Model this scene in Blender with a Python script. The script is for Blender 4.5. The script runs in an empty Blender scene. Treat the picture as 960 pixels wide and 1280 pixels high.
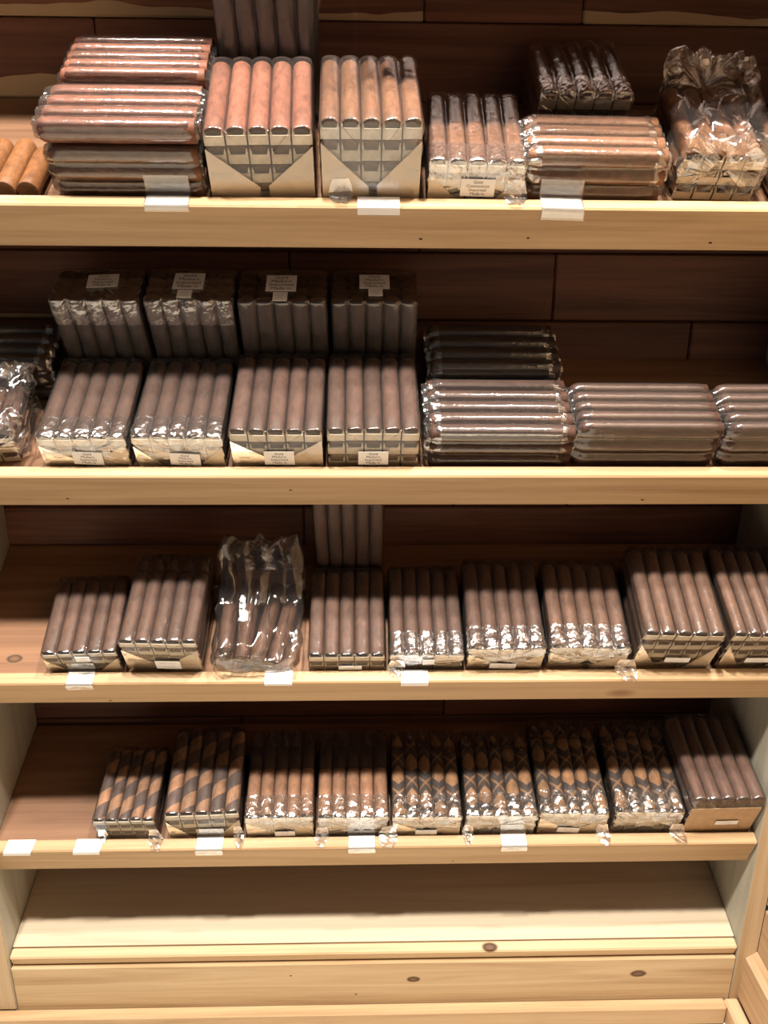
import bpy, bmesh, math, random
from mathutils import Matrix, Vector, noise
random.seed(7)
noise.seed_set(7)
S = bpy.context.scene
COL = S.collection
PI = math.pi

# ------------------------------------------------------------------ camera
PITCH, YAW, ROLL, FPX = .3349, .02759, .00771, 1023.06
cam_d = bpy.data.cameras.new('camera')
cam = bpy.data.objects.new('camera', cam_d)
COL.objects.link(cam)
cam_d.sensor_fit = 'VERTICAL'
cam_d.sensor_height = 36.0
cam_d.lens = 36.0 * FPX / 1280.0
cam_d.clip_start = .01
cam.matrix_world = (Matrix.Translation((.48028, -.8604, 0)) @ Matrix.Rotation(-YAW, 4, 'Z')
                    @ Matrix.Rotation(PI / 2 - PITCH, 4, 'X') @ Matrix.Rotation(ROLL, 4, 'Z'))
S.camera = cam

# ------------------------------------------------------------------ world, lamps, exposure
wd = bpy.data.worlds.new('room')
S.world = wd
wd.use_nodes = True
bg = wd.node_tree.nodes['Background']
bg.inputs[0].default_value = (.95, .96, 1.0, 1)
bg.inputs[1].default_value = .065
S.view_settings.view_transform = 'Standard'
S.view_settings.look = 'None'
S.view_settings.gamma = 1
S.view_settings.use_curve_mapping = False
S.view_settings.exposure = 0.0


def lamp(name, loc, power, size, color=(1, .925, .835)):
    d = bpy.data.lights.new(name, 'AREA')
    d.shape = 'DISK'
    d.size = size
    d.energy = power
    d.color = color
    o = bpy.data.objects.new(name, d)
    COL.objects.link(o)
    o.location = loc
    o.rotation_euler = ((Vector((.5, 0, -.4)) - Vector(loc)).to_track_quat('-Z', 'Y')).to_euler()
    return o


lamp('ceiling_spot', (-.12, -.78, 1.72), 64, .12)
lamp('ceiling_spot', (.40, -.74, 1.72), 74, .12)
lamp('ceiling_spot', (.98, -.46, 1.72), 50, .12)

# ------------------------------------------------------------------ layout
T = {1: .60, 2: .536, 3: .544, 4: .38, 5: .312}
Z = {1: .01879, 2: -.25844, 3: -.51583, 4: -.76093, 5: -.93959}
DEPTH, THICK, LIPH, OFF = .19232, .0165, .0486, .010
ZB = -1.0283
ZFLOOR = -1.062


def basis(i):
    """shelf frame: x along the shelf, y up the slope, z away from its surface; origin under the lip's top front edge"""
    t = T[i]
    m = Matrix.Rotation(t, 4, 'X')
    o = Vector((0, OFF * math.sin(t), Z[i] - OFF * math.cos(t)))
    return Matrix.Translation(o) @ m


# ------------------------------------------------------------------ materials
def new_mat(name):
    m = bpy.data.materials.new(name)
    m.use_nodes = True
    nt = m.node_tree
    nt.nodes.clear()
    out = nt.nodes.new('ShaderNodeOutputMaterial')
    return m, nt, out


def N(nt, kind, **kw):
    n = nt.nodes.new('ShaderNode' + kind)
    for k, v in kw.items():
        if k in ('operation', 'blend_type', 'data_type', 'noise_dimensions', 'vector_type', 'interpolation_type'):
            setattr(n, k, v)
        else:
            n.inputs[k if not k.startswith('i') or not k[1:].isdigit() else int(k[1:])].default_value = v
    return n


def math_(nt, op, a, b=None, c=None):
    n = nt.nodes.new('ShaderNodeMath')
    n.operation = op
    for k, v in enumerate((a, b, c)):
        if v is None:
            continue
        if hasattr(v, 'links'):
            nt.links.new(v, n.inputs[k])
        else:
            n.inputs[k].default_value = v
    return n.outputs[0]


def ramp(nt, fac, stops):
    r = nt.nodes.new('ShaderNodeValToRGB')
    e = r.color_ramp.elements
    while len(e) < len(stops):
        e.new(.5)
    for el, (p, c) in zip(e, stops):
        el.position = p
        el.color = (*c, 1)
    nt.links.new(fac, r.inputs[0])
    return r.outputs[0]


def mixc(nt, fac, a, b, mode='MIX'):
    n = nt.nodes.new('ShaderNodeMix')
    n.data_type = 'RGBA'
    n.blend_type = mode
    for idx, v in ((0, fac), (6, a), (7, b)):
        if hasattr(v, 'links'):
            nt.links.new(v, n.inputs[idx])
        elif idx == 0:
            n.inputs[0].default_value = v
        else:
            n.inputs[idx].default_value = (*v, 1)
    return n.outputs[2]


def noise_(nt, vec, scale, detail=4, rough=.55, dist=0):
    n = nt.nodes.new('ShaderNodeTexNoise')
    n.inputs['Scale'].default_value = scale
    n.inputs['Detail'].default_value = detail
    n.inputs['Roughness'].default_value = rough
    n.inputs['Distortion'].default_value = dist
    nt.links.new(vec, n.inputs['Vector'])
    return n.outputs['Fac']


def mapping(nt, vec, scale=(1, 1, 1), loc=(0, 0, 0)):
    n = nt.nodes.new('ShaderNodeMapping')
    n.inputs['Scale'].default_value = scale
    n.inputs['Location'].default_value = loc
    nt.links.new(vec, n.inputs['Vector'])
    return n.outputs[0]


def wood(name, light, mid, dark, axis='x', knots=(), streak=None, rough=.5, contrast=1.0, vary=.15):
    """sawn board; grain runs along the local axis. knots: (x,y,z,r) local; streak: sapwood colour along the low edge"""
    m, nt, out = new_mat(name)
    tc = nt.nodes.new('ShaderNodeTexCoord').outputs['Object']
    oi = nt.nodes.new('ShaderNodeObjectInfo').outputs['Random']
    comb = nt.nodes.new('ShaderNodeCombineXYZ')
    for k in range(3):
        nt.links.new(math_(nt, 'MULTIPLY', oi, 7.3 + 3 * k), comb.inputs[k])
    add = nt.nodes.new('ShaderNodeVectorMath')
    add.operation = 'ADD'
    nt.links.new(tc, add.inputs[0])
    nt.links.new(comb.outputs[0], add.inputs[1])
    v = add.outputs[0]
    L, G = (1.3, 30), (6, 260)
    s1 = {'x': (L[0], L[1], L[1]), 'y': (L[1], L[0], L[1]), 'z': (L[1], L[1], L[0])}[axis]
    s2 = {'x': (G[0], G[1], G[1]), 'y': (G[1], G[0], G[1]), 'z': (G[1], G[1], G[0])}[axis]
    g1 = noise_(nt, mapping(nt, v, s1), 1, 5, .6, 1.2)
    g2 = noise_(nt, mapping(nt, v, s2), 1, 3, .6)
    f = math_(nt, 'MULTIPLY_ADD', math_(nt, 'SUBTRACT', g2, .5), .35 * contrast, g1)
    col = ramp(nt, f, [(.30, dark), (.5, mid), (.70, light)])
    br = math_(nt, 'MULTIPLY_ADD', oi, 2 * vary, 1 - vary)
    bc = nt.nodes.new('ShaderNodeCombineXYZ')
    for k in range(3):
        nt.links.new(br, bc.inputs[k])
    col = mixc(nt, 1.0, col, bc.outputs[0], 'MULTIPLY')
    if streak:
        sep = nt.nodes.new('ShaderNodeSeparateXYZ')
        nt.links.new(tc, sep.inputs[0])
        wob = noise_(nt, mapping(nt, v, (4, 10, 10)), 1, 3)
        lim = math_(nt, 'MULTIPLY_ADD', math_(nt, 'SUBTRACT', wob, .5), .06, streak[1])
        fac = math_(nt, 'LESS_THAN', sep.outputs[2], lim)
        col = mixc(nt, fac, col, streak[0])
    for (kx, ky, kz, r) in knots:
        mp = mapping(nt, tc, loc=(-kx, -ky, -kz))
        st = {'x': (.55, 1, 1), 'y': (1, .55, 1), 'z': (1, 1, .55)}[axis]
        mp = mapping(nt, mp, st)
        ln = nt.nodes.new('ShaderNodeVectorMath')
        ln.operation = 'LENGTH'
        nt.links.new(mp, ln.inputs[0])
        d = math_(nt, 'DIVIDE', ln.outputs['Value'], r)
        d = math_(nt, 'MULTIPLY_ADD', math_(nt, 'SUBTRACT', g1, .5), .9, d)
        if r > .012:
            fac = math_(nt, 'MULTIPLY', math_(nt, 'SUBTRACT', 1.0, math_(nt, 'MINIMUM', d, 1.0)), 1.1)
            col = mixc(nt, math_(nt, 'MINIMUM', fac, .75), col, (.22, .10, .035))
        elif r < .0025:
            fac = math_(nt, 'LESS_THAN', d, 1)
            col = mixc(nt, fac, col, (.03, .015, .008))
        else:
            kn = ramp(nt, d, [(0, (.17, .085, .04)), (.4, (.13, .06, .026)), (.62, (.045, .022, .011)), (.8, (.2, .11, .05)), (1, mid)])
            fac = math_(nt, 'SUBTRACT', 1.0, math_(nt, 'SMOOTH_MIN', d, 1.0, .3))
            fac = math_(nt, 'MINIMUM', math_(nt, 'MULTIPLY', fac, 4), 1.0)
            col = mixc(nt, fac, col, kn)
    b = nt.nodes.new('ShaderNodeBsdfPrincipled')
    nt.links.new(col, b.inputs['Base Color'])
    b.inputs['Roughness'].default_value = rough
    b.inputs['Specular IOR Level'].default_value = .3
    bp = nt.nodes.new('ShaderNodeBump')
    bp.inputs['Strength'].default_value = .12
    bp.inputs['Distance'].default_value = .002
    nt.links.new(g2, bp.inputs['Height'])
    nt.links.new(bp.outputs[0], b.inputs['Normal'])
    nt.links.new(b.outputs[0], out.inputs[0])
    return m


PINE = ((.53, .37, .21), (.455, .305, .165), (.35, .22, .11))
M = {}
M['pine'] = wood('pine', *PINE)
M['pine_end'] = wood('pine_upright', (.50, .36, .22), (.44, .31, .18), (.35, .23, .12), axis='z', vary=.05)
M['ply'] = wood('birch_ply', (.44, .41, .33), (.385, .355, .28), (.31, .28, .215), axis='z', contrast=.5, vary=.06)
M['ply_pale'] = wood('pale_ply', (.58, .485, .355), (.52, .425, .30), (.43, .34, .23), contrast=.6, vary=.05)
M['cedar_shelf'] = wood('cedar_shelf', (.25, .135, .075), (.195, .10, .054), (.14, .068, .035), contrast=.7, vary=.06)
CED = ((.235, .105, .066), (.165, .071, .045), (.085, .036, .025))
M['cedar'] = wood('red_cedar', *CED, vary=.3)
M['cedar_streak'] = wood('red_cedar_sapwood', *CED, streak=((.46, .33, .2), -.030), vary=.2)
M['wall_pine'] = wood('wall_pine', (.56, .385, .235), (.49, .325, .19), (.38, .235, .125), axis='y', vary=.12)


def tobacco(name, base, kind='plain', dark=(.05, .032, .026), split=.07, vary=.16):
    m, nt, out = new_mat(name)
    tc = nt.nodes.new('ShaderNodeTexCoord').outputs['Object']
    oi = nt.nodes.new('ShaderNodeObjectInfo').outputs['Random']
    comb = nt.nodes.new('ShaderNodeCombineXYZ')
    for k in range(3):
        nt.links.new(math_(nt, 'MULTIPLY', oi, 3.1 + 2 * k), comb.inputs[k])
    add = nt.nodes.new('ShaderNodeVectorMath')
    add.operation = 'ADD'
    nt.links.new(tc, add.inputs[0])
    nt.links.new(comb.outputs[0], add.inputs[1])
    v = add.outputs[0]
    n1 = noise_(nt, mapping(nt, v, (150, 70, 150)), 1, 6, .72, .5)
    n2 = noise_(nt, mapping(nt, v, (500, 260, 500)), 1, 2)
    col = (base[0], base[1], base[2])
    pat = None
    sep = nt.nodes.new('ShaderNodeSeparateXYZ')
    nt.links.new(tc, sep.inputs[0])
    if kind in ('barber', 'diamond'):
        ang = math_(nt, 'DIVIDE', math_(nt, 'ARCTAN2', sep.outputs[0], sep.outputs[2]), 2 * PI)
        yy = math_(nt, 'MULTIPLY', sep.outputs[1], 1 / (.042 if kind == 'barber' else .052))
        ph = math_(nt, 'MULTIPLY', oi, 5.0)
        s1 = math_(nt, 'FRACT', math_(nt, 'ADD', math_(nt, 'ADD', math_(nt, 'MULTIPLY', ang, -1.0), yy), ph))
        if kind == 'barber':
            pat = math_(nt, 'LESS_THAN', s1, .52)
            col = mixc(nt, pat, base, dark)
        else:
            s2 = math_(nt, 'FRACT', math_(nt, 'ADD', math_(nt, 'ADD', ang, yy), ph))
            d1 = math_(nt, 'LESS_THAN', s1, .46)
            d2 = math_(nt, 'LESS_THAN', s2, .46)
            col = mixc(nt, math_(nt, 'MAXIMUM', d1, d2), base, dark)
            for s in (s1, s2):
                a = math_(nt, 'MULTIPLY', math_(nt, 'GREATER_THAN', s, .17), math_(nt, 'LESS_THAN', s, .25))
                col = mixc(nt, math_(nt, 'MULTIPLY', a, .75), col, base)
    if kind == 'tip':
        col = mixc(nt, math_(nt, 'GREATER_THAN', sep.outputs[1], split), base, dark)
    if kind in ('barber', 'diamond'):   # feet stay tobacco brown
        col = mixc(nt, math_(nt, 'LESS_THAN', sep.outputs[1], .0012), col, (.12, .065, .035))
    blot = ramp(nt, n1, [(.28, (.55, .53, .52)), (.5, (1, 1, 1)), (.72, (1.42, 1.36, 1.26))])
    col = mixc(nt, 1.0, col, blot, 'MULTIPLY')
    br = math_(nt, 'MULTIPLY_ADD', oi, 2 * vary, 1 - vary)
    bc = nt.nodes.new('ShaderNodeCombineXYZ')
    for k in range(3):
        nt.links.new(br, bc.inputs[k])
    col = mixc(nt, 1.0, col, bc.outputs[0], 'MULTIPLY')
    b = nt.nodes.new('ShaderNodeBsdfPrincipled')
    nt.links.new(col, b.inputs['Base Color'])
    b.inputs['Roughness'].default_value = .55
    b.inputs['Specular IOR Level'].default_value = .25
    bp = nt.nodes.new('ShaderNodeBump')
    bp.inputs['Strength'].default_value = .25
    bp.inputs['Distance'].default_value = .0012
    nt.links.new(math_(nt, 'ADD', n1, math_(nt, 'MULTIPLY', n2, .4)), bp.inputs['Height'])
    nt.links.new(bp.outputs[0], b.inputs['Normal'])
    nt.links.new(b.outputs[0], out.inputs[0])
    return m


M['rosy'] = tobacco('rosy_leaf', (.18, .070, .043))
M['tan'] = tobacco('tan_leaf', (.165, .076, .039))
M['orange'] = tobacco('orange_leaf', (.20, .082, .030))
M['maduro'] = tobacco('maduro_leaf', (.068, .034, .024))
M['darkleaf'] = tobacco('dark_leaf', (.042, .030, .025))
M['brown'] = tobacco('brown_leaf', (.088, .043, .028))
M['umber'] = tobacco('umber_leaf', (.115, .058, .036))
M['chestnut'] = tobacco('chestnut_leaf', (.11, .053, .036))
M['barber'] = tobacco('barber_leaf', (.24, .128, .072), 'barber', (.068, .044, .038))
M['diamond'] = tobacco('diamond_leaf', (.25, .132, .062), 'diamond', (.042, .03, .027))
M['tip'] = tobacco('tip_leaf', (.25, .13, .072), 'tip', (.035, .025, .024), split=.066)


def film_mat(name, gloss=.1, milk=.022, tint=(1, .985, .96), base_spec=.04, spec_gain=1.25, bump=.25):
    m, nt, out = new_mat(name)
    tr = nt.nodes.new('ShaderNodeBsdfTransparent')
    tr.inputs[0].default_value = (*tint, 1)
    gl = nt.nodes.new('ShaderNodeBsdfAnisotropic') if False else nt.nodes.new('ShaderNodeBsdfGlossy')
    gl.inputs['Roughness'].default_value = gloss
    gl.inputs[0].default_value = (1, 1, 1, 1)
    df = nt.nodes.new('ShaderNodeBsdfDiffuse')
    df.inputs[0].default_value = (.85, .83, .80, 1)
    tc = nt.nodes.new('ShaderNodeTexCoord').outputs['Object']
    n1 = noise_(nt, mapping(nt, tc, (160, 110, 160)), 1, 3, .5, .8)
    bp = nt.nodes.new('ShaderNodeBump')
    bp.inputs['Strength'].default_value = bump
    bp.inputs['Distance'].default_value = .0016
    nt.links.new(n1, bp.inputs['Height'])
    nt.links.new(bp.outputs[0], gl.inputs['Normal'])
    fr = nt.nodes.new('ShaderNodeFresnel')
    fr.inputs[0].default_value = 1.45
    nt.links.new(bp.outputs[0], fr.inputs['Normal'])
    fac = math_(nt, 'MINIMUM', math_(nt, 'MULTIPLY_ADD', fr.outputs[0], spec_gain, base_spec), .8)
    m1 = nt.nodes.new('ShaderNodeMixShader')
    m1.inputs[0].default_value = milk
    nt.links.new(tr.outputs[0], m1.inputs[1])
    nt.links.new(df.outputs[0], m1.inputs[2])
    m2 = nt.nodes.new('ShaderNodeMixShader')
    nt.links.new(fac, m2.inputs[0])
    nt.links.new(m1.outputs[0], m2.inputs[1])
    nt.links.new(gl.outputs[0], m2.inputs[2])
    nt.links.new(m2.outputs[0], out.inputs[0])
    return m


M['film'] = film_mat('clear_film')
M['film_tight'] = film_mat('taut_film', gloss=.16, milk=.018, bump=.2, spec_gain=.75, base_spec=.02)
M['film_bag'] = film_mat('bag_film', gloss=.08, milk=.015, base_spec=.035)
M['crinkle'] = film_mat('crinkled_film', gloss=.17, milk=.03, base_spec=.22, spec_gain=2.2, bump=.7)
M['flap'] = film_mat('folded_film', gloss=.2, milk=.62, tint=(1, .95, .86))
bpy.data.materials['folded_film'].node_tree.nodes['Diffuse BSDF'].inputs[0].default_value = (.70, .57, .42, 1)


def plain(name, col, rough=.6, spec=.3, var=0):
    m, nt, out = new_mat(name)
    b = nt.nodes.new('ShaderNodeBsdfPrincipled')
    b.inputs['Roughness'].default_value = rough
    b.inputs['Specular IOR Level'].default_value = spec
    tc = nt.nodes.new('ShaderNodeTexCoord').outputs['Object']
    n1 = noise_(nt, mapping(nt, tc, (90, 90, 90)), 1, 3)
    lo = tuple(c * (1 - var) for c in col)
    hi = tuple(min(1, c * (1 + var)) for c in col)
    nt.links.new(ramp(nt, n1, [(.3, lo), (.7, hi)]), b.inputs['Base Color'])
    nt.links.new(b.outputs[0], out.inputs[0])
    return m


M['cream'] = plain('cream_sleeve', (.56, .475, .36), .35, .5, .18)
M['grey_cream'] = plain('grey_sleeve', (.50, .45, .38), .3, .5, .22)
M['kraft'] = plain('kraft_paper', (.50, .33, .19), .5, .4, .12)
M['tuft'] = plain('filler_leaf', (.10, .05, .028), .8, .2, .35)
M['paper'] = plain('white_paper', (.88, .88, .89), .7, .2, .02)
M['ink'] = plain('black_ink', (.05, .05, .06), .7, .2)
M['faint_ink'] = plain('faded_ink', (.42, .42, .45), .7, .2)
M['tile'] = plain('cream_tile', (.74, .66, .53), .35, .5, .06)
M['grout'] = plain('grey_grout', (.30, .29, .28), .9, .2, .1)


# ------------------------------------------------------------------ object helpers
def link(name, me, parent=None, mat=None, smooth=False):
    o = bpy.data.objects.new(name, me)
    COL.objects.link(o)
    if mat and not me.materials:
        me.materials.append(mat)
    if smooth:
        me.polygons.foreach_set('use_smooth', [True] * len(me.polygons))
    if parent:
        o.parent = parent
    return o


def thing(name, label, cat, mw=None, group=None):
    o = bpy.data.objects.new(name, None)
    COL.objects.link(o)
    o.empty_display_size = .02
    if mw is not None:
        o.matrix_world = mw
    o['label'] = label
    o['category'] = cat
    if group:
        o['group'] = group
    return o


def pyd(verts, faces, name='mesh'):
    me = bpy.data.meshes.new(name)
    me.from_pydata([tuple(v) for v in verts], [], faces)
    me.validate()
    me.update()
    return me


def box_me(sx, sy, sz, bev=.0012, seg=1, name='board'):
    bm = bmesh.new()
    bmesh.ops.create_cube(bm, size=1)
    for v in bm.verts:
        v.co = (v.co.x * sx, v.co.y * sy, v.co.z * sz)
    if bev:
        bmesh.ops.bevel(bm, geom=list(bm.edges), offset=bev, segments=seg, affect='EDGES')
    me = bpy.data.meshes.new(name)
    bm.to_mesh(me)
    bm.free()
    return me


def board(name, x0, x1, y0, y1, z0, z1, mat, parent=None, mw=None, bev=.0012):
    o = link(name, box_me(x1 - x0, y1 - y0, z1 - z0, bev), parent, M[mat] if isinstance(mat, str) else mat)
    loc = Matrix.Translation(((x0 + x1) / 2, (y0 + y1) / 2, (z0 + z1) / 2))
    o.matrix_basis = (mw @ loc) if mw else loc
    return o


def put(o, m):
    o.matrix_basis = m


# ------------------------------------------------------------------ setting
def struct(o):
    o['kind'] = 'structure'
    return o


def setting_empty(name):
    o = bpy.data.objects.new(name, None)
    COL.objects.link(o)
    return struct(o)


fl = setting_empty('floor')
board('grout_bed', -1.2, 2.2, -2.4, .4, ZFLOOR - .03, ZFLOOR - .0015, 'grout', fl, bev=0)
tile_me = None
TS = .305
for ix in range(-5, 6):
    for iy in range(0, 8):
        x0 = .424 + ix * TS
        y1 = .05 - iy * TS
        if x0 > 2 or y1 < -2.2:
            continue
        if tile_me is None:
            tile_me = box_me(TS - .006, TS - .006, .01, .001)
            tile_me.materials.append(M['tile'])
        o = link('tile', tile_me, fl)
        o.location = (x0 + TS / 2, y1 - TS / 2, ZFLOOR - .005)

wb = setting_empty('wall_back')
PH = .0826
board('backing', -.36, 1.42, DEPTH + .0165, DEPTH + .024, ZFLOOR, .40, 'cedar', wb, bev=0)
ztop = .302 + PH
joints = {1: (.35,), 2: (.55, .73), 3: (.18,), 4: (.8,), 5: (.55,), 6: (.39, .72), 7: (.9,), 8: (.3,), 9: (.604, .76), 10: (.4,),
          11: (.2, .7), 12: (.475,), 13: (.6,), 14: (.3,), 15: (.8,), 16: (.5,)}
row = 0
z = ztop
while z > ZFLOOR:
    row += 1
    cuts = [-.35] + list(joints.get(row, (.5,))) + [1.4]
    for k in range(len(cuts) - 1):
        st = (row == 2 and k in (0, 2)) or (row == 3 and k == 0) or (row == 6 and k == 0) or (row == 4 and k == 0)
        board('plank', cuts[k] + .0006, cuts[k + 1] - .0006, DEPTH, DEPTH + .016, z - PH + .0007, z - .0007,
              'cedar_streak' if st else 'cedar', wb, bev=.002)
    z -= PH

wr = setting_empty('wall_right')
z = -1.028
for k in range(24):
    xx = 1.012 if k == 0 else 1.027
    o = link('plank', None or pyd(
        [(0, 0, 0), (0, 0, PH * .86), (.014, 0, PH - .001), (.03, 0, PH - .001), (.03, 0, 0),
         (0, -1.5, 0), (0, -1.5, PH * .86), (.014, -1.5, PH - .001), (.03, -1.5, PH - .001), (.03, -1.5, 0)],
        [(0, 1, 2, 3, 4), (9, 8, 7, 6, 5), (0, 5, 6, 1), (1, 6, 7, 2), (2, 7, 8, 3), (3, 8, 9, 4), (4, 9, 5, 0)]),
        wr, M['wall_pine'])
    o.location = (xx, -.0015, z + k * PH)
o = struct(board('baseboard_right', .992, 1.012, -1.5, -.001, ZFLOOR, -1.030, 'wall_pine', bev=.003))
o = struct(board('baseboard_back', -.03, .9915, -.018, -.001, ZFLOOR, ZB - .0005, 'pine', bev=.003))

# ------------------------------------------------------------------ display shelving
cab = thing('display_shelving', 'built-in pine display shelving with five sloping shelves holding the cigar bundles', 'shelving')
W0, W1 = 0.0, 1.0
board('side_panel', -.028, -.0008, 0.0, DEPTH - .001, ZFLOOR + .001, .75, 'ply', cab)
board('side_panel', 1.0008, 1.026, 0.0, DEPTH - .001, ZFLOOR + .001, .75, 'ply', cab)
board('face_stile', -.028, -.0008, -.004, -.0003, ZFLOOR + .035, .75, 'pine_end', cab, bev=.0008)
board('face_stile', 1.0008, 1.0265, -.0012, -.0003, ZFLOOR, .75, 'pine_end', cab, bev=.0003)
lipknots = {1: [(.04, -.0085, -.012, .0012), (.15, -.0085, -.01, .0011), (.34, -.0085, -.014, .0012)],
            2: [(-.1, -.0085, .002, .0011), (.3, -.0085, -.015, .0012), (-.35, -.0085, -.012, .001)],
            3: [(.30, -.0085, -.008, .013), (-.33, -.0085, -.018, .0012)],
            4: [(.1, -.0085, -.015, .001)]}
for i in (1, 2, 3, 4):
    smax = DEPTH / math.cos(T[i]) - .0016 * 6
    mw = basis(i)
    sm = {1: 'cedar_shelf', 2: 'cedar_shelf', 3: 'cedar_shelf', 4: 'cedar_shelf'}[i]
    if i == 3:
        sm = wood('knotty_shelf', (.29, .15, .075), (.225, .11, .055), (.155, .074, .036), contrast=.7, vary=.02,
                  knots=[(.053 - .5, .045 - .12, .008, .0075)])
    sh = board('shelf', W0, W1, THICK, smax, -.016, 0, sm, cab, mw, bev=.0005)
    lm = wood('pine_lip', *PINE, knots=lipknots[i], vary=.08)
    lp = board('front_lip', W0, W1, 0, THICK, OFF - LIPH, OFF, lm, None, None, bev=.0018)
    lp.parent = sh
    put(lp, (mw @ Matrix.Translation((.5, (THICK + smax) / 2, -.008))).inverted() @ mw @ Matrix.Translation((.5, THICK / 2, OFF - LIPH / 2)))
# bottom shelf
m5 = Matrix.Translation((0, 0, Z[5])) @ Matrix.Rotation(T[5], 4, 'X')
sh = board('shelf', W0, W1, .0155, DEPTH / math.cos(T[5]) - .008, -.016, 0, 'ply_pale', cab, m5, bev=.0005)
lp = board('front_lip', W0, W1, 0, .0147, -.018, 0.0, wood('pine_nosing', (.60, .44, .27), (.54, .38, .22), (.44, .29, .15), vary=.03,
           knots=[(.155, -.002, .009, .008)]), None, None, bev=.002)
lp.parent = sh
put(lp, Matrix.Translation((.5, (.0155 + DEPTH / math.cos(T[5]) - .008) / 2, -.008)).inverted() @ Matrix.Translation((.5, .0147 / 2, -.009)))
board('kick_board', W0, W1, .0, .018, ZFLOOR, Z[5] - .0185,
      wood('pine_kick', (.53, .385, .23), (.46, .325, .18), (.35, .22, .11), vary=.03,
           knots=[(.05, -.009, .022, .006), (.365, -.009, .026, .0075), (-.12, -.009, .032, .001), (-.03, -.009, -.004, .001)]), cab, bev=.001)
# unseen shelves added above to shade the top row: the right-hand one hangs lower
for x0, x1, zz, fwd in ((.472, W1, .250, -.02), (W0, .470, .372, 0)):
    T[0], Z[0] = .60, zz
    mw = Matrix.Translation((0, fwd, 0)) @ basis(0)
    sh = board('shelf', x0, x1, THICK, .215, -.016, 0, 'cedar_shelf', cab, mw, bev=.0005)
    lp = board('front_lip', x0, x1, 0, THICK, OFF - LIPH, OFF, 'pine', None, None, bev=.0018)
    lp.parent = sh
    put(lp, Matrix.Translation(((x0 + x1) / 2, (THICK + .215) / 2, -.008)).inverted() @ Matrix.Translation(((x0 + x1) / 2, THICK / 2, OFF - LIPH / 2)))
board('cabinet_top', -.028, 1.026, 0.01, DEPTH - .001, .752, .77, 'pine', cab)

# ------------------------------------------------------------------ cigars and film
_cig = {}


def cigar_me(L, rx, rz, head, press, mat):
    key = (round(L, 4), round(rx, 4), round(rz, 4), head, press, mat)
    if key in _cig:
        return _cig[key]
    n = 16
    st = [(.0018, .0), (.0016, .55), (.0003, .86), (0, .95), (.0006, 1.0)]
    for k in range(1, 6):
        st.append((L * (.02 + .16 * k), 1.0 + .012 * math.sin(k * 2.1 + L * 900)))
    if head == 'round':
        st += [(L - .009, 1.0), (L - .005, .95), (L - .002, .78), (L - .0005, .45), (L, 0)]
    elif head == 'torpedo':
        st += [(L - .030, 1.0), (L - .022, .93), (L - .014, .76), (L - .007, .5), (L - .002, .27), (L, 0)]
    else:
        st += [(L - .003, 1.0), (L - .001, .95), (L, .8), (L, 0)]
    verts, faces = [], []
    for (y, r) in st:
        e = 2.0 / (2.0 + press)
        for k in range(n):
            a = 2 * PI * (k + .5) / n
            c, s = math.cos(a), math.sin(a)
            verts.append((rx * r * math.copysign(abs(c) ** e, c), y, rz * r * math.copysign(abs(s) ** e, s)))
    for j in range(len(st) - 1):
        for k in range(n):
            k2 = (k + 1) % n
            faces.append((j * n + k, (j + 1) * n + k, (j + 1) * n + k2, j * n + k2))
    bm = bmesh.new()
    me0 = pyd(verts, faces)
    bm.from_mesh(me0)
    bmesh.ops.remove_doubles(bm, verts=bm.verts, dist=1e-6)
    bmesh.ops.recalc_face_normals(bm, faces=bm.faces)
    me = bpy.data.meshes.new('cigar')
    bm.to_mesh(me)
    bm.free()
    bpy.data.meshes.remove(me0)
    me.materials.append(M[mat])
    me.materials.append(M['tuft'])
    for p in me.polygons:
        p.use_smooth = True
        if p.center.y < .0017 and abs(p.normal.y) > .5:
            p.material_index = 1
            p.use_smooth = False
    _cig[key] = me
    return me


_flap = {}


def flap_me(dh, dv, mat):
    key = (round(dh, 4), round(dv, 4), mat)
    if key not in _flap:
        x, z0, z1 = dh * .46, -dv * .47, dv * .06
        v = [(-x, -.0006, z0), (x, -.0006, z0), (x, -.0020, z1), (-x, -.0020, z1),
             (-x, -.0002, z0), (x, -.0002, z0), (x, -.0010, z1), (-x, -.0010, z1),
             (-x * .93, -.0009, dv * .44), (x * .9, -.0009, dv * .42)]
        f = [(0, 1, 2, 3), (7, 6, 5, 4), (3, 2, 6, 7), (0, 4, 5, 1), (1, 5, 6, 2), (0, 3, 7, 4)]
        # two slim upright folds beside the foot
        v += [(-x, -.0011, z1), (-x * .72, -.0013, z1), (x * .72, -.0013, z1), (x, -.0011, z1)]
        f += [(10, 11, 8), (12, 13, 9)]
        me = pyd(v, f, 'fold')
        me.materials.append(M[mat])
        _flap[key] = me
    return _flap[key]


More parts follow.
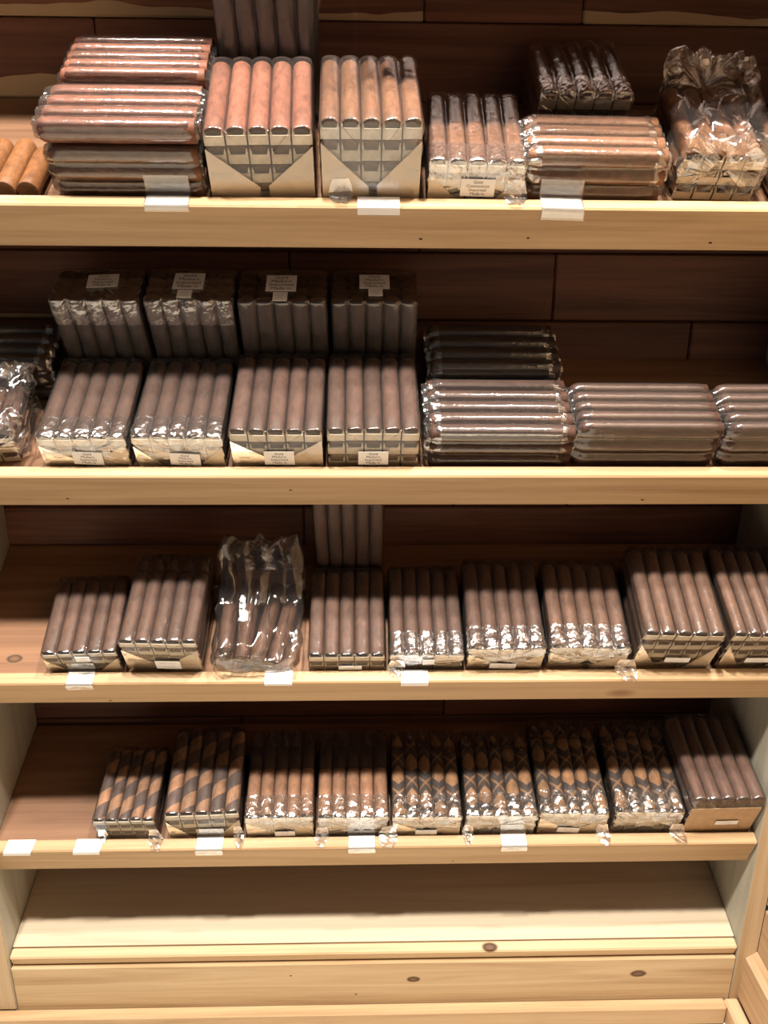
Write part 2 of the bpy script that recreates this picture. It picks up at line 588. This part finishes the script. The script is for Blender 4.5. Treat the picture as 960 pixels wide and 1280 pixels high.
def film_me(w, h, L, cols, crumple, seed, both=False, sag=.22, rows=3, lowf=0.0, bagtop=0.0):
    m = .0012
    dh = w / cols
    dv = h / rows
    cs = []
    nside = rows * 5
    zs = [.003 + (h - dv * .35) * k / (nside - 1) for k in range(nside)]
    sx = [sag * dv * .8 * (1 - abs(math.sin(PI * min(zz, h - .0001) / dv))) for zz in zs]
    for zz, q in zip(zs, sx):
        cs.append((-w / 2 - m + q, zz))
    nk = 8
    for c in range(cols):
        for k in range(nk + 1):
            if k == 0 and c > 0:
                continue
            a = PI * k / nk
            xc = -w / 2 + dh * (c + .5)
            x = xc - dh / 2 * math.cos(a)
            zz = h + m - sag * dv * (1 - math.sin(a))
            if (c == 0 and k == 0) or (c == cols - 1 and k == nk):
                continue
            cs.append((x, zz))
    for zz, q in zip(reversed(zs), reversed(sx)):
        cs.append((w / 2 + m - q, zz))
    for k in range(1, 8):
        cs.append((w / 2 - w * k / 8, .0006))
    n = len(cs)
    f0 = [(-.0034, s) for s in (.05, .35, .62, .82, .93)] + [(-.0026, .975), (-.0006, .995)]
    body = [.0025, .005, .008, .011, .0145, .0185, .023, .029, .038, .05]
    mid = [.05 + (L - .1) * k / 3 for k in (1, 2)] if L > .11 else []
    tail = [L - b for b in reversed(body)] if both else [L - .03, L - .012, L - .004]
    body = [b for b in body if b < L * .5]
    tail = [b for b in tail if b > L * .5]
    st = f0 + [(y, 1) for y in body] + [(y, 1) for y in mid] + [(y, 1) for y in tail]
    st += [(L + .0006, .995), (L + .0026, .975)] + [(L + .0034, s) for s in (.9, .6, .05)]
    verts = []
    sv = Vector((seed * 1.7, seed * .9, seed * 2.3))
    cx, cz = 0, h * .5
    for (y, s) in st:
        for (x, zz) in cs:
            p = Vector((cx + (x - cx) * s, y, cz + (zz - cz) * s))
            if both and crumple:   # rounded soft ends
                for d in (y, L - y):
                    if d < .014:
                        q = 1 - .18 * (1 - max(d, 0) / .014) ** 2
                        p.x = p.x * (.5 + .5 * q)
                        p.z = cz + (p.z - cz) * q
            d = max(y, 0)
            a = crumple * math.exp(-d / .011)
            if both:
                a += crumple * math.exp(-max(L - y, 0) / .011)
            if y < 0:
                a *= .55
            a += .00022
            nv = noise.noise_vector(p * 210 + sv) * .6 + noise.noise_vector(p * 95 + sv) * .7
            p = p + nv * a
            if lowf:
                q = noise.noise_vector(Vector((p.x, p.y, p.z)) * 27 + sv)
                q2 = noise.noise_vector(Vector((p.x, p.y, p.z)) * 61 + sv)
                q = Vector((1 - 2.6 * abs(q.x), 1 - 2.6 * abs(q.y), 1 - 2.6 * abs(q.z))) + .45 * Vector((1 - 2.6 * abs(q2.x), 1 - 2.6 * abs(q2.y), 1 - 2.6 * abs(q2.z)))
                p = p + q * lowf * .62 * (.3 + .7 * min(1, max(0, p.z) / h))
                if bagtop:
                    p.z += bagtop * max(0, (y - L * .55) / (L * .45)) ** 1.5 * max(0, p.z / h)
            p.z = max(p.z, .0003)
            p.y = max(p.y, -.0044) if not lowf else p.y
            verts.append(p)
    faces = []
    for j in range(len(st) - 1):
        for k in range(n):
            k2 = (k + 1) % n
            faces.append((j * n + k, j * n + k2, (j + 1) * n + k2, (j + 1) * n + k))
    faces.append(tuple(range(n - 1, -1, -1)))
    faces.append(tuple((len(st) - 1) * n + k for k in range(n)))
    me = pyd(verts, faces, 'film')
    for p in me.polygons:
        flat = crumple > .0012 and (p.center.y < .028 and not both or (both and (p.center.y > L - .013 or p.center.y < .013)))
        p.use_smooth = not flat
        if flat and p.center.z > h * .35:
            p.material_index = 1
    return me


_txt = {}


def text_me(body, size, ink):
    key = (body, round(size, 5), ink)
    if key not in _txt:
        cu = bpy.data.curves.new('text', 'FONT')
        cu.body = body
        cu.size = size
        cu.align_x = 'CENTER'
        cu.align_y = 'CENTER'
        cu.space_line = .92
        cu.resolution_u = 2
        o = bpy.data.objects.new('t', cu)
        COL.objects.link(o)
        me = bpy.data.meshes.new_from_object(o)
        bpy.data.objects.remove(o)
        me.materials.clear()
        me.materials.append(M[ink])
        _txt[key] = me
    return _txt[key]


def sticker(parent, x, zc, wd, ht, text, y=-.0052, tilt=0, up=False, name='label_sticker', ink='ink', size=None):
    o = link(name, box_me(wd, .0005, ht, 0), parent, M['paper'])
    mw = Matrix.Translation((x, y, zc)) @ Matrix.Rotation(tilt + (PI if up else 0), 4, 'Y')
    o.matrix_basis = mw
    if text:
        nl = text.count('\n') + 1
        t = link('printed_text', text_me(text, size or ht / (nl * 1.02), ink), o)
        t.matrix_basis = Matrix.Translation((0, -.0004, 0)) @ Matrix.Rotation(PI / 2, 4, 'X')
    return o


def corner_flaps(parent, w, h, mode):
    y = -.0032
    def tri(pts):
        n = len(pts)
        v = [(a, y, b) for a, b in pts] + [(a, y - .0003, b) for a, b in pts]
        f = [tuple(range(n)), tuple(range(2 * n - 1, n - 1, -1))]
        f += [(k, n + k, n + (k + 1) % n, (k + 1) % n) for k in range(n)]
        return pyd(v, f, 'corner_fold')
    hw = w / 2 - .001
    if mode == 'v':
        P = [[(-hw, .001), (-hw * .05, .001), (-hw * .05, h * .22), (-hw, h * .74)],
             [(hw, .001), (hw * .12, .001), (hw * .12, h * .24), (hw, h * .76)]]
    elif mode == 'corner':
        P = [[(-hw, .001), (-hw * .30, .001), (-hw, h * .7)], [(hw, .001), (hw * .3, .001), (hw, h * .7)]]
    else:
        P = []
    for pts in P:
        link('corner_flap', tri(pts), parent, M['flap'])


def film_tail(parent, x, wd, reach, seed, lean=0.0):
    path = [(-.0040, .027), (-.0046, .020), (-.0052, .0135), (-.0075, .0112), (-.012, .0110), (-.017, .0111), (-.0215, .0113), (-.0245, .0098), (-.0262, .006)]
    path = path[:reach]
    nx = 5
    v, f = [], []
    for j, (y, zz) in enumerate(path):
        q = wd * (.35 + .65 * math.sin(PI * min(1, (j + 1.2) / (len(path) + .6))))
        for k in range(nx):
            nv = noise.noise_vector(Vector((k * .8 + seed, j * .7, seed * 1.3)))
            v.append((x + lean * j + q * (k / (nx - 1) - .5) + nv.x * .0012, y + nv.y * .0006 - .0003, zz + abs(nv.z) * .0034 + .0004))
    for j in range(len(path) - 1):
        for k in range(nx - 1):
            a = j * nx + k
            f.append((a, a + 1, a + nx + 1, a + nx))
    link('film_tail', pyd(v, f, 'tail'), parent, M['crinkle'])


BUNDLES = []


def bundle(shelf, label, group, cx, w, h, L, rows, mat, yaw=0, s0=None, n0=0, cols=5, pose='lie', head='round', press=.5,
           film='film', crumple=.0, flaps='cream', corners=None, paper=False, stickers=(), sag=.22, lowf=0, bagtop=0,
           name='cigar_bundle', lay=None):
    """w, h: cross-section of the pack; L: cigar length. cx: centre along the shelf; s0: distance of its near face up the slope"""
    yw = math.radians(yaw)
    if s0 is None:
        s0 = THICK + .0062 + abs(math.sin(yw)) * w / 2
    if pose == 'lie':
        mw = basis(shelf) @ Matrix.Translation((cx, s0, n0)) @ Matrix.Rotation(yw, 4, 'Z')
    elif pose == 'across':     # cigars run along the shelf, their feet at the right-hand end
        mw = (basis(shelf) @ Matrix.Translation((cx, s0 + w / 2, n0)) @ Matrix.Rotation(yw + PI / 2, 4, 'Z')
              @ Matrix.Translation((0, -L / 2, 0)))
    else:                      # standing on end, feet up
        mw = (basis(shelf) @ Matrix.Translation((cx, s0 + h, L + .0005)) @ Matrix.Rotation(yw, 4, 'Z')
              @ Matrix.Rotation(PI / 2, 4, 'X') @ Matrix.Rotation(PI, 4, 'Z'))
    if pose == 'stand':
        mw = (basis(shelf) @ Matrix.Translation((cx, s0 + h, L + .0045)) @ Matrix.Rotation(yw, 4, 'Z')
              @ Matrix.Rotation(PI / 2, 4, 'X') @ Matrix.Rotation(PI, 4, 'Z'))
    root = thing(name, label, 'cigars', mw, group)
    dh, dv = w / cols, h / rows
    rnd = random.Random(hash_(label))
    for (lx, ly, lz, an) in lay or ():
        o = link('cigar', cigar_me(L - .022, .0098, .0098, head, 0, mat), root)
        o.matrix_basis = Matrix.Translation((lx, ly, lz)) @ Matrix.Rotation(math.radians(an), 4, 'Z')
    for r in range(rows if not lay else 0):
        for c in range(cols):
            if 0 < r < rows - 1 and 0 < c < cols - 1 and flaps is None and not (pose == 'stand'):
                continue
            o = link('cigar', cigar_me(L - .002, dh / 2 * .985, dv / 2 * .985, head, press, mat), root)
            yy = .001 + rnd.uniform(-.0006, .0008)
            xx = -w / 2 + dh * (c + .5)
            o.matrix_basis = Matrix.Translation((xx, yy, dv * (r + .5)))
            if flaps and not paper:
                link('foot_flap', flap_me(dh, dv, flaps), o)
    if film:
        fw = 1.14 if lowf else 1.0
        f = link('film_wrap', film_me(w * fw, h * (fw + (.1 if lowf else 0)), L, cols, crumple, rnd.uniform(0, 50), pose == 'across' or lowf > 0, sag, rows, lowf, bagtop),
                 root, M[film])
        f.data.materials.append(M['crinkle'])
    if paper:
        o = link('paper_end', box_me(w * .97, .0008, h * (.82 if paper is True else paper), 0), root, M['kraft'])
        o.location = (0, -.0034, h * (.42 if paper is True else paper / 2 + .01))
    if corners:
        corner_flaps(root, w, h, corners)
    for st in stickers:
        sticker(root, *st[:5], **(st[5] if len(st) > 5 else {}))
    BUNDLES.append(root)
    return root


def hash_(s):
    v = 7
    for ch in s:
        v = (v * 131 + ord(ch)) % 1000003
    return v


GM = 'Gold\nMaduro\nImported\nMade in'
GC = 'Gold\nConnecticut\nImported\nMade in'

# --- top shelf
g = 'bundles lying across the top shelf'
bundle(1, 'grey-filmed three-layer slab of cigars under the reddish flat slab on the top shelf', g, .2505, .078, .0545, .147, 3, 'tan', pose='across',
       cols=4, film='film', crumple=.0012, flaps=None, sag=.3)
bundle(1, 'glossy reddish flat slab of cigars lying on top of the grey-filmed slab', g, .2495, .080, .0225, .151, 1, 'rosy', pose='across',
       n0=.0562, cols=4, film='film', crumple=.0012, flaps=None, sag=.35)
bundle(1, 'reddish crosswise bundle lying behind the two stacked slabs on the top shelf', g, .2515, .085, .083, .147, 4, 'rosy', pose='across',
       s0=.112, cols=5, film='film', crumple=.001, flaps=None, sag=.35, n0=0)
g = 'bundles lying end-on along the top shelf'
bundle(1, 'reddish-brown bundle showing pale square feet, right of the stacked slabs on the top shelf', g, .382, .104, .077, .135, 4, 'rosy', yaw=2.2,
       film='film_tight', crumple=.0007, corners='v', press=.1)
bundle(1, 'tall tan bundle with silvery foot ends, middle of the top shelf', g, .489, .098, .087, .120, 4, 'tan', yaw=.8,
       film='film', crumple=.0007, flaps='grey_cream', corners='v', press=.1)
bundle(1, 'low tan bundle with a Connecticut label, right of the tall silvery-footed bundle', g, .593, .096, .047, .128, 3, 'tan', yaw=-2.0,
       film='film', crumple=.0014, corners='corner', press=.1,
       stickers=[(.002, .0195, .034, .0185, GC)])
bundle(1, 'soft tan bundle in loose film lying crosswise right of the Connecticut-labelled bundle', 'bundles lying across the top shelf',
       .712, .078, .053, .140, 3, 'tan', pose='across', yaw=-1.0, s0=.0245, cols=4, film='film', crumple=.003, flaps=None, sag=.35)
bundle(1, 'half-shaded tan bundle lying end-on behind the soft loosely wrapped crosswise bundle', g, .713, .098, .064, .108, 3, 'tan',
       s0=.127, cols=5, film='film', crumple=.0022, flaps='grey_cream', press=.1, yaw=0)
bundle(1, 'baggy clear bag of tan cigars with big shiny folds on the top shelf', g, .838, .082, .050, .135, 3, 'tan', yaw=-2.5,
       s0=.032, cols=4, film='film_bag', crumple=.003, flaps='cream', lowf=.012, bagtop=.02, name='cigar_bag', press=.1)
bundle(1, 'low shadowed bundle right of the baggy bag at the end of the top shelf', g, .945, .094, .036, .125, 2, 'tan',
       film='film', crumple=.0012, press=.1)
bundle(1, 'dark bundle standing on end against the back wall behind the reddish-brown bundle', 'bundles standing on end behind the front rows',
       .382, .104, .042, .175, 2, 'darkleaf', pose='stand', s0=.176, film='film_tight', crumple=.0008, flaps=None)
for k, (x, yw, ln) in enumerate([(.055, 10, .082), (.079, 10, .084), (.103, 9.5, .086), (.127, 9, .086), (.150, 9, .070)]):
    o = link('cigar', cigar_me(ln, .0108, .0104, 'round', 0, 'orange'), None)
    o.matrix_world = basis(1) @ Matrix.Translation((x, THICK + .004, .0106)) @ Matrix.Rotation(math.radians(-yw + 7), 4, 'Z')
    o['label'] = ['orange-brown unwrapped cigar farthest left on the top shelf', 'second orange-brown unwrapped cigar from the left on the top shelf',
                  'third orange-brown unwrapped cigar from the left on the top shelf', 'fourth orange-brown unwrapped cigar from the left on the top shelf',
                  'orange-brown unwrapped cigar partly hidden behind the grey-filmed slab'][k]
    o['category'] = 'cigar'
    o['group'] = 'loose orange cigars on the top shelf'

# --- second shelf
g = 'dark bundles lying end-on along the second shelf'
bundle(2, 'dark brown crinkle-rimmed bundle, leftmost of four labelled ones lying on the second shelf', g, .178, .095, .051, .125, 3, 'maduro',
       film='film', crumple=.0030, corners='v', stickers=[(.003, .0205, .032, .019, GM, dict(tilt=.06))], press=.1)
bundle(2, 'dark brown crinkle-rimmed bundle, second of four labelled ones lying on the second shelf', g, .280, .098, .051, .125, 3, 'maduro', yaw=-.8,
       film='film', crumple=.0030, corners='corner', flaps='cream', stickers=[(.006, .018, .033, .018, GM, dict(tilt=.06))], press=.1)
bundle(2, 'dark brown taut bundle, third of four labelled ones lying on the second shelf', g, .387, .101, .060, .123, 3, 'maduro', yaw=-.4,
       film='film_tight', crumple=.0006, corners='v', stickers=[(.002, .0205, .033, .020, GM)], press=.8)
bundle(2, 'dark brown taut bundle, last of four labelled ones lying on the second shelf', g, .492, .101, .062, .121, 3, 'maduro', yaw=.3,
       film='film_tight', crumple=.0006, corners=None, stickers=[(.000, .0205, .033, .020, GM)], press=.8)
g = 'blackish bundles standing on end on the second shelf'
TOP = dict(up=True)
SMALL = dict(up=True, size=.0042)
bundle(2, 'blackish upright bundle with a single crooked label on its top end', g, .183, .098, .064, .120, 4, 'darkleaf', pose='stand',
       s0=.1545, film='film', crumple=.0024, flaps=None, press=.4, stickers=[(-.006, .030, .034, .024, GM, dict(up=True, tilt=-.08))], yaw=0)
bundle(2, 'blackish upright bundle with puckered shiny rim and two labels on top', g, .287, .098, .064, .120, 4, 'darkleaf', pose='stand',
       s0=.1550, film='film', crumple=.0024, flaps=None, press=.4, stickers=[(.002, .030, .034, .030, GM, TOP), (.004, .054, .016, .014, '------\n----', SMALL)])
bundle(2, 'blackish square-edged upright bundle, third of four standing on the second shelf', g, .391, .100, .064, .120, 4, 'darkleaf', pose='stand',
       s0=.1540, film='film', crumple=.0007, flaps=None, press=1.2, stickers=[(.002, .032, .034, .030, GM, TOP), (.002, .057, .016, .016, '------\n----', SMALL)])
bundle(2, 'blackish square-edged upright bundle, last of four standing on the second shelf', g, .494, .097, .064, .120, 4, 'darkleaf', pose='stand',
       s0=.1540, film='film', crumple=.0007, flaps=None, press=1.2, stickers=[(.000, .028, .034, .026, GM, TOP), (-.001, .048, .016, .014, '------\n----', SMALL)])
g = 'bundles lying across the second shelf'
bundle(2, 'shiny brown pillow-like bundle lying crosswise right of the labelled dark bundles', g, .632, .092, .054, .161, 3, 'maduro', pose='across', yaw=-.3,
       cols=5, film='film', crumple=.0030, flaps=None, sag=.45)
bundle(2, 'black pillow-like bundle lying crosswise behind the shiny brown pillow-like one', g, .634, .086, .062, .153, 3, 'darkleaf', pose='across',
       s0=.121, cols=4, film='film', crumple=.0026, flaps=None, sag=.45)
bundle(2, 'taut brown bundle lying crosswise right of the pillow-like bundles', g, .794, .077, .062, .158, 3, 'maduro', pose='across', yaw=-.3,
       cols=5, film='film', crumple=.0010, flaps=None, sag=.3)
bundle(2, 'reddish-brown crosswise bundle, rightmost on the second shelf', g, .959, .077, .061, .158, 3, 'maduro', pose='across', yaw=.3,
       cols=5, film='film', crumple=.0012, flaps=None, sag=.3)
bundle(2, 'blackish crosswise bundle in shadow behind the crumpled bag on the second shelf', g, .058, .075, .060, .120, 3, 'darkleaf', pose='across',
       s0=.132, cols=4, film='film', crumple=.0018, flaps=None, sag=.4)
bundle(2, 'crumpled clear bag of brown cigars at the left end of the second shelf', 'dark bundles lying end-on along the second shelf', .060, .080, .042, .085, 3, 'maduro', yaw=4,
       s0=.030, cols=4, film='film_bag', crumple=.004, flaps='cream', lowf=.014, bagtop=.008, name='cigar_bag', press=.1)

# --- third shelf
g = 'brown bundles lying end-on along the third shelf'
SM = '--- ---\n-----'
bundle(3, 'small taut brown bundle at the left end of the third shelf', g, .146, .088, .047, .104, 3, 'brown', yaw=1.3,
       film='film_tight', crumple=.0006, flaps='grey_cream', corners='corner', stickers=[(.004, .036, .017, .010, '----\n-----')], press=.8)
bundle(3, 'tall brown bundle with pointed cigar heads, second from left on the third shelf', g, .242, .091, .070, .122, 4, 'brown', yaw=-1.5,
       film='film', crumple=.0008, corners='v', head='torpedo', stickers=[(.006, .022, .030, .018, SM, dict(ink='faint_ink'))], press=.2)
bundle(3, 'thin taut bundle of square-pressed brown cigars in front of an upright bundle', g, .461, .092, .039, .123, 2, 'brown',
       film='film_tight', crumple=.0004, flaps='cream', press=1.6, stickers=[(.004, .0135, .028, .008, '-----', dict(ink='faint_ink'))])
bundle(3, 'thin brown bundle with a greyish foot end, middle of the third shelf', g, .557, .089, .041, .123, 2, 'brown', yaw=-.3,
       film='film', crumple=.0014, flaps='grey_cream', press=1.2, stickers=[(.002, .026, .014, .010, '')])
bundle(3, 'brown bundle with a glinting crinkled rim and a label on the third shelf', g, .652, .092, .052, .125, 3, 'brown', yaw=-.6,
       film='film', crumple=.0036, corners='v', press=.1, stickers=[(-.002, .015, .032, .012, SM, dict(ink='faint_ink', tilt=.05))])
bundle(3, 'brown unlabelled bundle with glinting crinkled rim on the third shelf', g, .752, .095, .053, .122, 3, 'umber', yaw=-1.5,
       film='film', crumple=.0036, corners='v', flaps='grey_cream', press=.1)
bundle(3, 'tall taut tan-brown bundle, second from the right on the third shelf', g, .857, .096, .082, .122, 4, 'umber', yaw=-1.5,
       film='film_tight', crumple=.0005, corners='corner', press=.1, stickers=[(.004, .026, .030, .010, '-----', dict(ink='faint_ink'))])
bundle(3, 'tall tan-brown bundle, rightmost on the third shelf', g, .957, .085, .081, .124, 4, 'umber', yaw=-.4,
       film='film_tight', crumple=.0005, corners='corner', press=.1, stickers=[(.002, .026, .030, .010, '-----', dict(ink='faint_ink'))])
bundle(3, 'dark square-pressed bundle standing on end behind the third shelf row', 'bundles standing on end behind the front rows',
       .463, .086, .045, .16, 2, 'maduro', pose='stand', s0=.154, film='film_tight', crumple=.0006, flaps=None, press=1.4)
bundle(3, 'loose clear bag holding a few fanned brown cigars on the third shelf', g, .351, .092, .028, .138, 1, 'brown', yaw=0,
       s0=.0135, n0=.0105, cols=5, film='film_bag', crumple=.0012, flaps=None, sag=.12, lowf=.0075, bagtop=.045, name='cigar_bag',
       lay=((-.037, .022, .0135, 0), (-.016, .010, .0125, -4), (.003, .006, .0120, -9), (.0235, .004, .0115, -10)))

# --- fourth shelf
g = 'patterned bundles lying end-on along the fourth shelf'
bundle(4, 'small spiral-striped bundle at the left end of the fourth shelf', g, .173, .079, .049, .104, 3, 'barber', yaw=-.2,
       film='film_tight', crumple=.0008, flaps='grey_cream', press=.2)
bundle(4, 'larger spiral-striped bundle right of the small striped one on the fourth shelf', g, .274, .095, .062, .123, 3, 'barber', yaw=1.8,
       film='film_tight', crumple=.0010, flaps='cream', corners='corner', press=.2)
bundle(4, 'two-tone bundle with black pointed tips beside the spiral-striped bundles on the fourth shelf', g, .372, .088, .052, .125, 3, 'tip', yaw=.8,
       film='film', crumple=.0026, corners='v', head='torpedo', press=.1, stickers=[(.006, .014, .026, .011, SM, dict(ink='faint_ink'))])
bundle(4, 'two-tone bundle with black pointed tips beside the diamond-patterned bundles on the fourth shelf', g, .467, .092, .052, .125, 3, 'tip', yaw=.3,
       film='film', crumple=.0026, corners=None, flaps='grey_cream', head='torpedo', press=.1)
bundle(4, 'diamond-patterned bundle right beside the two-tone bundles on the fourth shelf', g, .563, .090, .050, .125, 3, 'diamond', yaw=-.5,
       film='film', crumple=.0030, corners='v', head='torpedo', press=.1, stickers=[(.000, .014, .028, .011, SM, dict(ink='faint_ink'))])
bundle(4, 'diamond-patterned bundle above a white shelf tag, second of four diamond ones', g, .660, .093, .051, .122, 3, 'diamond', yaw=-1.0,
       film='film', crumple=.0034, flaps='grey_cream', head='torpedo', press=.1)
bundle(4, 'longer diamond-patterned bundle with a foot label, third of four diamond ones', g, .755, .090, .054, .136, 3, 'diamond', yaw=-1.5,
       film='film', crumple=.0036, corners='v', head='torpedo', press=.1, stickers=[(-.004, .014, .029, .012, SM, dict(ink='faint_ink', tilt=.06))])
bundle(4, 'longer diamond-patterned bundle beside the plain brown bundle, last of four diamond ones', g, .854, .090, .055, .135, 3, 'diamond', yaw=-1.5,
       film='film', crumple=.0036, flaps='grey_cream', head='torpedo', press=.1)
bundle(4, 'tall plain chestnut-brown bundle with a kraft foot end, rightmost on the fourth shelf', g, .9495, .094, .084, .125, 4, 'chestnut', yaw=.8,
       film='film', crumple=.0012, press=.1, paper=.74, stickers=[(.008, .030, .030, .009, '-----', dict(ink='faint_ink'))])


# ------------------------------------------------------------------ shelf tags on the lips
def strip(prof, w, th, skew=0):
    """bent card: prof = list of (s, n) from back to front, width w along x"""
    v, f = [], []
    n = len(prof)
    for side in (0, 1):
        for k, (s, nn) in enumerate(prof):
            d = skew * k / (n - 1)
            q0 = prof[max(k - 1, 0)]
            q1 = prof[min(k + 1, n - 1)]
            tx, tn = q1[0] - q0[0], q1[1] - q0[1]
            ln = math.hypot(tx, tn)
            ox, on = tn / ln * th * side, -tx / ln * th * side
            v += [(-w / 2 + d, s + ox, nn + on), (w / 2 + d, s + ox, nn + on)]
    for k in range(n - 1):
        a = 2 * k
        f.append((a, a + 1, a + 3, a + 2))
        b = 2 * n + 2 * k
        f.append((b, b + 2, b + 3, b + 1))
        f += [(a, a + 2, b + 2, b), (a + 1, b + 1, b + 3, a + 3)]
    f += [(0, 2 * n, 2 * n + 1, 1), (2 * n - 2, 2 * n - 1, 4 * n - 1, 4 * n - 2)]
    return pyd(v, f, 'card')


def shelf_tag(i, x, w, label, drop=.006, skew=0, sleeve=0, text=None, back=.0155, rot=0):
    mw = basis(i) @ Matrix.Translation((x, 0, 0)) @ Matrix.Rotation(rot, 4, 'Z')
    r = thing('shelf_tag', label, 'tag', mw, 'white paper tags on the shelf lips')
    pf = [(back, OFF + .0009), (.004, OFF + .0009), (.0005, OFF + .0008), (-.0009, OFF - .0004), (-.0013, OFF - .0024), (-.0014, OFF - drop)]
    link('tag_card', strip(pf, w, .0003, skew), r, M['paper'])
    if text:
        t = link('printed_text', text_me(text, .0042, 'ink'), r)
        t.matrix_basis = Matrix.Translation((skew * .2, .0095, OFF + .0013))
    ps = [(THICK + .0028, OFF + .003 + sleeve), (THICK + .0024, OFF + .003), (.0155, OFF + .0016), (.004, OFF + .0015), (.0004, OFF + .0013), (-.0015, OFF - .0006), (-.002, OFF - .0028),
          (-.0021, OFF - drop - .002)]
    if sleeve:
        link('clear_sleeve', strip(ps, w * 1.04, .0003, skew), r, M['film'])
    return r


shelf_tag(1, .2885, .042, 'white tag on the top shelf lip under the grey-filmed slab', drop=.004, sleeve=.017)
shelf_tag(1, .4965, .042, 'white tag on the top shelf lip under the tall silvery-footed bundle', drop=.008)
shelf_tag(1, .678, .041, 'white tag on the top shelf lip under the soft loosely wrapped bundle', drop=.010, sleeve=.016, skew=.002, rot=-.04)
shelf_tag(3, .1435, .031, 'white tag on the third shelf lip under the small bundle at the left', drop=.008, sleeve=.012, skew=-.001, text='--- --\n----')
shelf_tag(3, .379, .033, 'white tag tucked under the loose clear bag on the third shelf lip', drop=.004, text='Made in')
shelf_tag(3, .5425, .033, 'white tag on the third shelf lip under a thin square-pressed bundle', drop=.007)
shelf_tag(4, .0385, .035, 'white tag with faint print, leftmost on the fourth shelf lip', drop=.007, skew=-.004, text='--- - ---\n----')
shelf_tag(4, .126, .034, 'white tag on the fourth shelf lip under the small spiral-striped bundle', drop=.007, skew=-.003)
shelf_tag(4, .2815, .034, 'white tag on the fourth shelf lip under the larger spiral-striped bundle', drop=.009, sleeve=.014, skew=-.001)
shelf_tag(4, .4785, .034, 'white tag on the fourth shelf lip under a two-tone bundle', drop=.008, sleeve=.005)
shelf_tag(4, .6775, .033, 'white tag on the fourth shelf lip under a diamond-patterned bundle', drop=.008, sleeve=.016)

# loose ends of film hanging over the lips
for r in BUNDLES:
    lb = r['label']
    for key, x, wd, n, lean in (('small spiral-striped', .036, .012, 8, .0006), ('small spiral-striped', -.030, .008, 5, 0), ('larger spiral-striped', .043, .009, 8, .0003),
                                ('two-tone bundle with black pointed tips beside the diamond', .046, .016, 8, 0), ('two-tone bundle with black pointed tips beside the diamond', -.040, .012, 7, -.0004),
                                ('diamond-patterned bundle above', -.042, .010, 7, 0), ('longer diamond-patterned bundle with', .040, .012, 8, .0005),
                                ('longer diamond-patterned bundle beside', .040, .014, 8, .0008), ('brown unlabelled bundle', .047, .018, 8, .0006),
                                ('low tan bundle with a Conn', .040, .016, 7, 0), ('tall tan bundle with silvery', -.03, .016, 7, 0), ('thin brown bundle with a grey', -.036, .014, 6, 0)):
        if lb.startswith(key):
            film_tail(r, x, wd * 1.5, n, x * 90 + len(lb), lean)
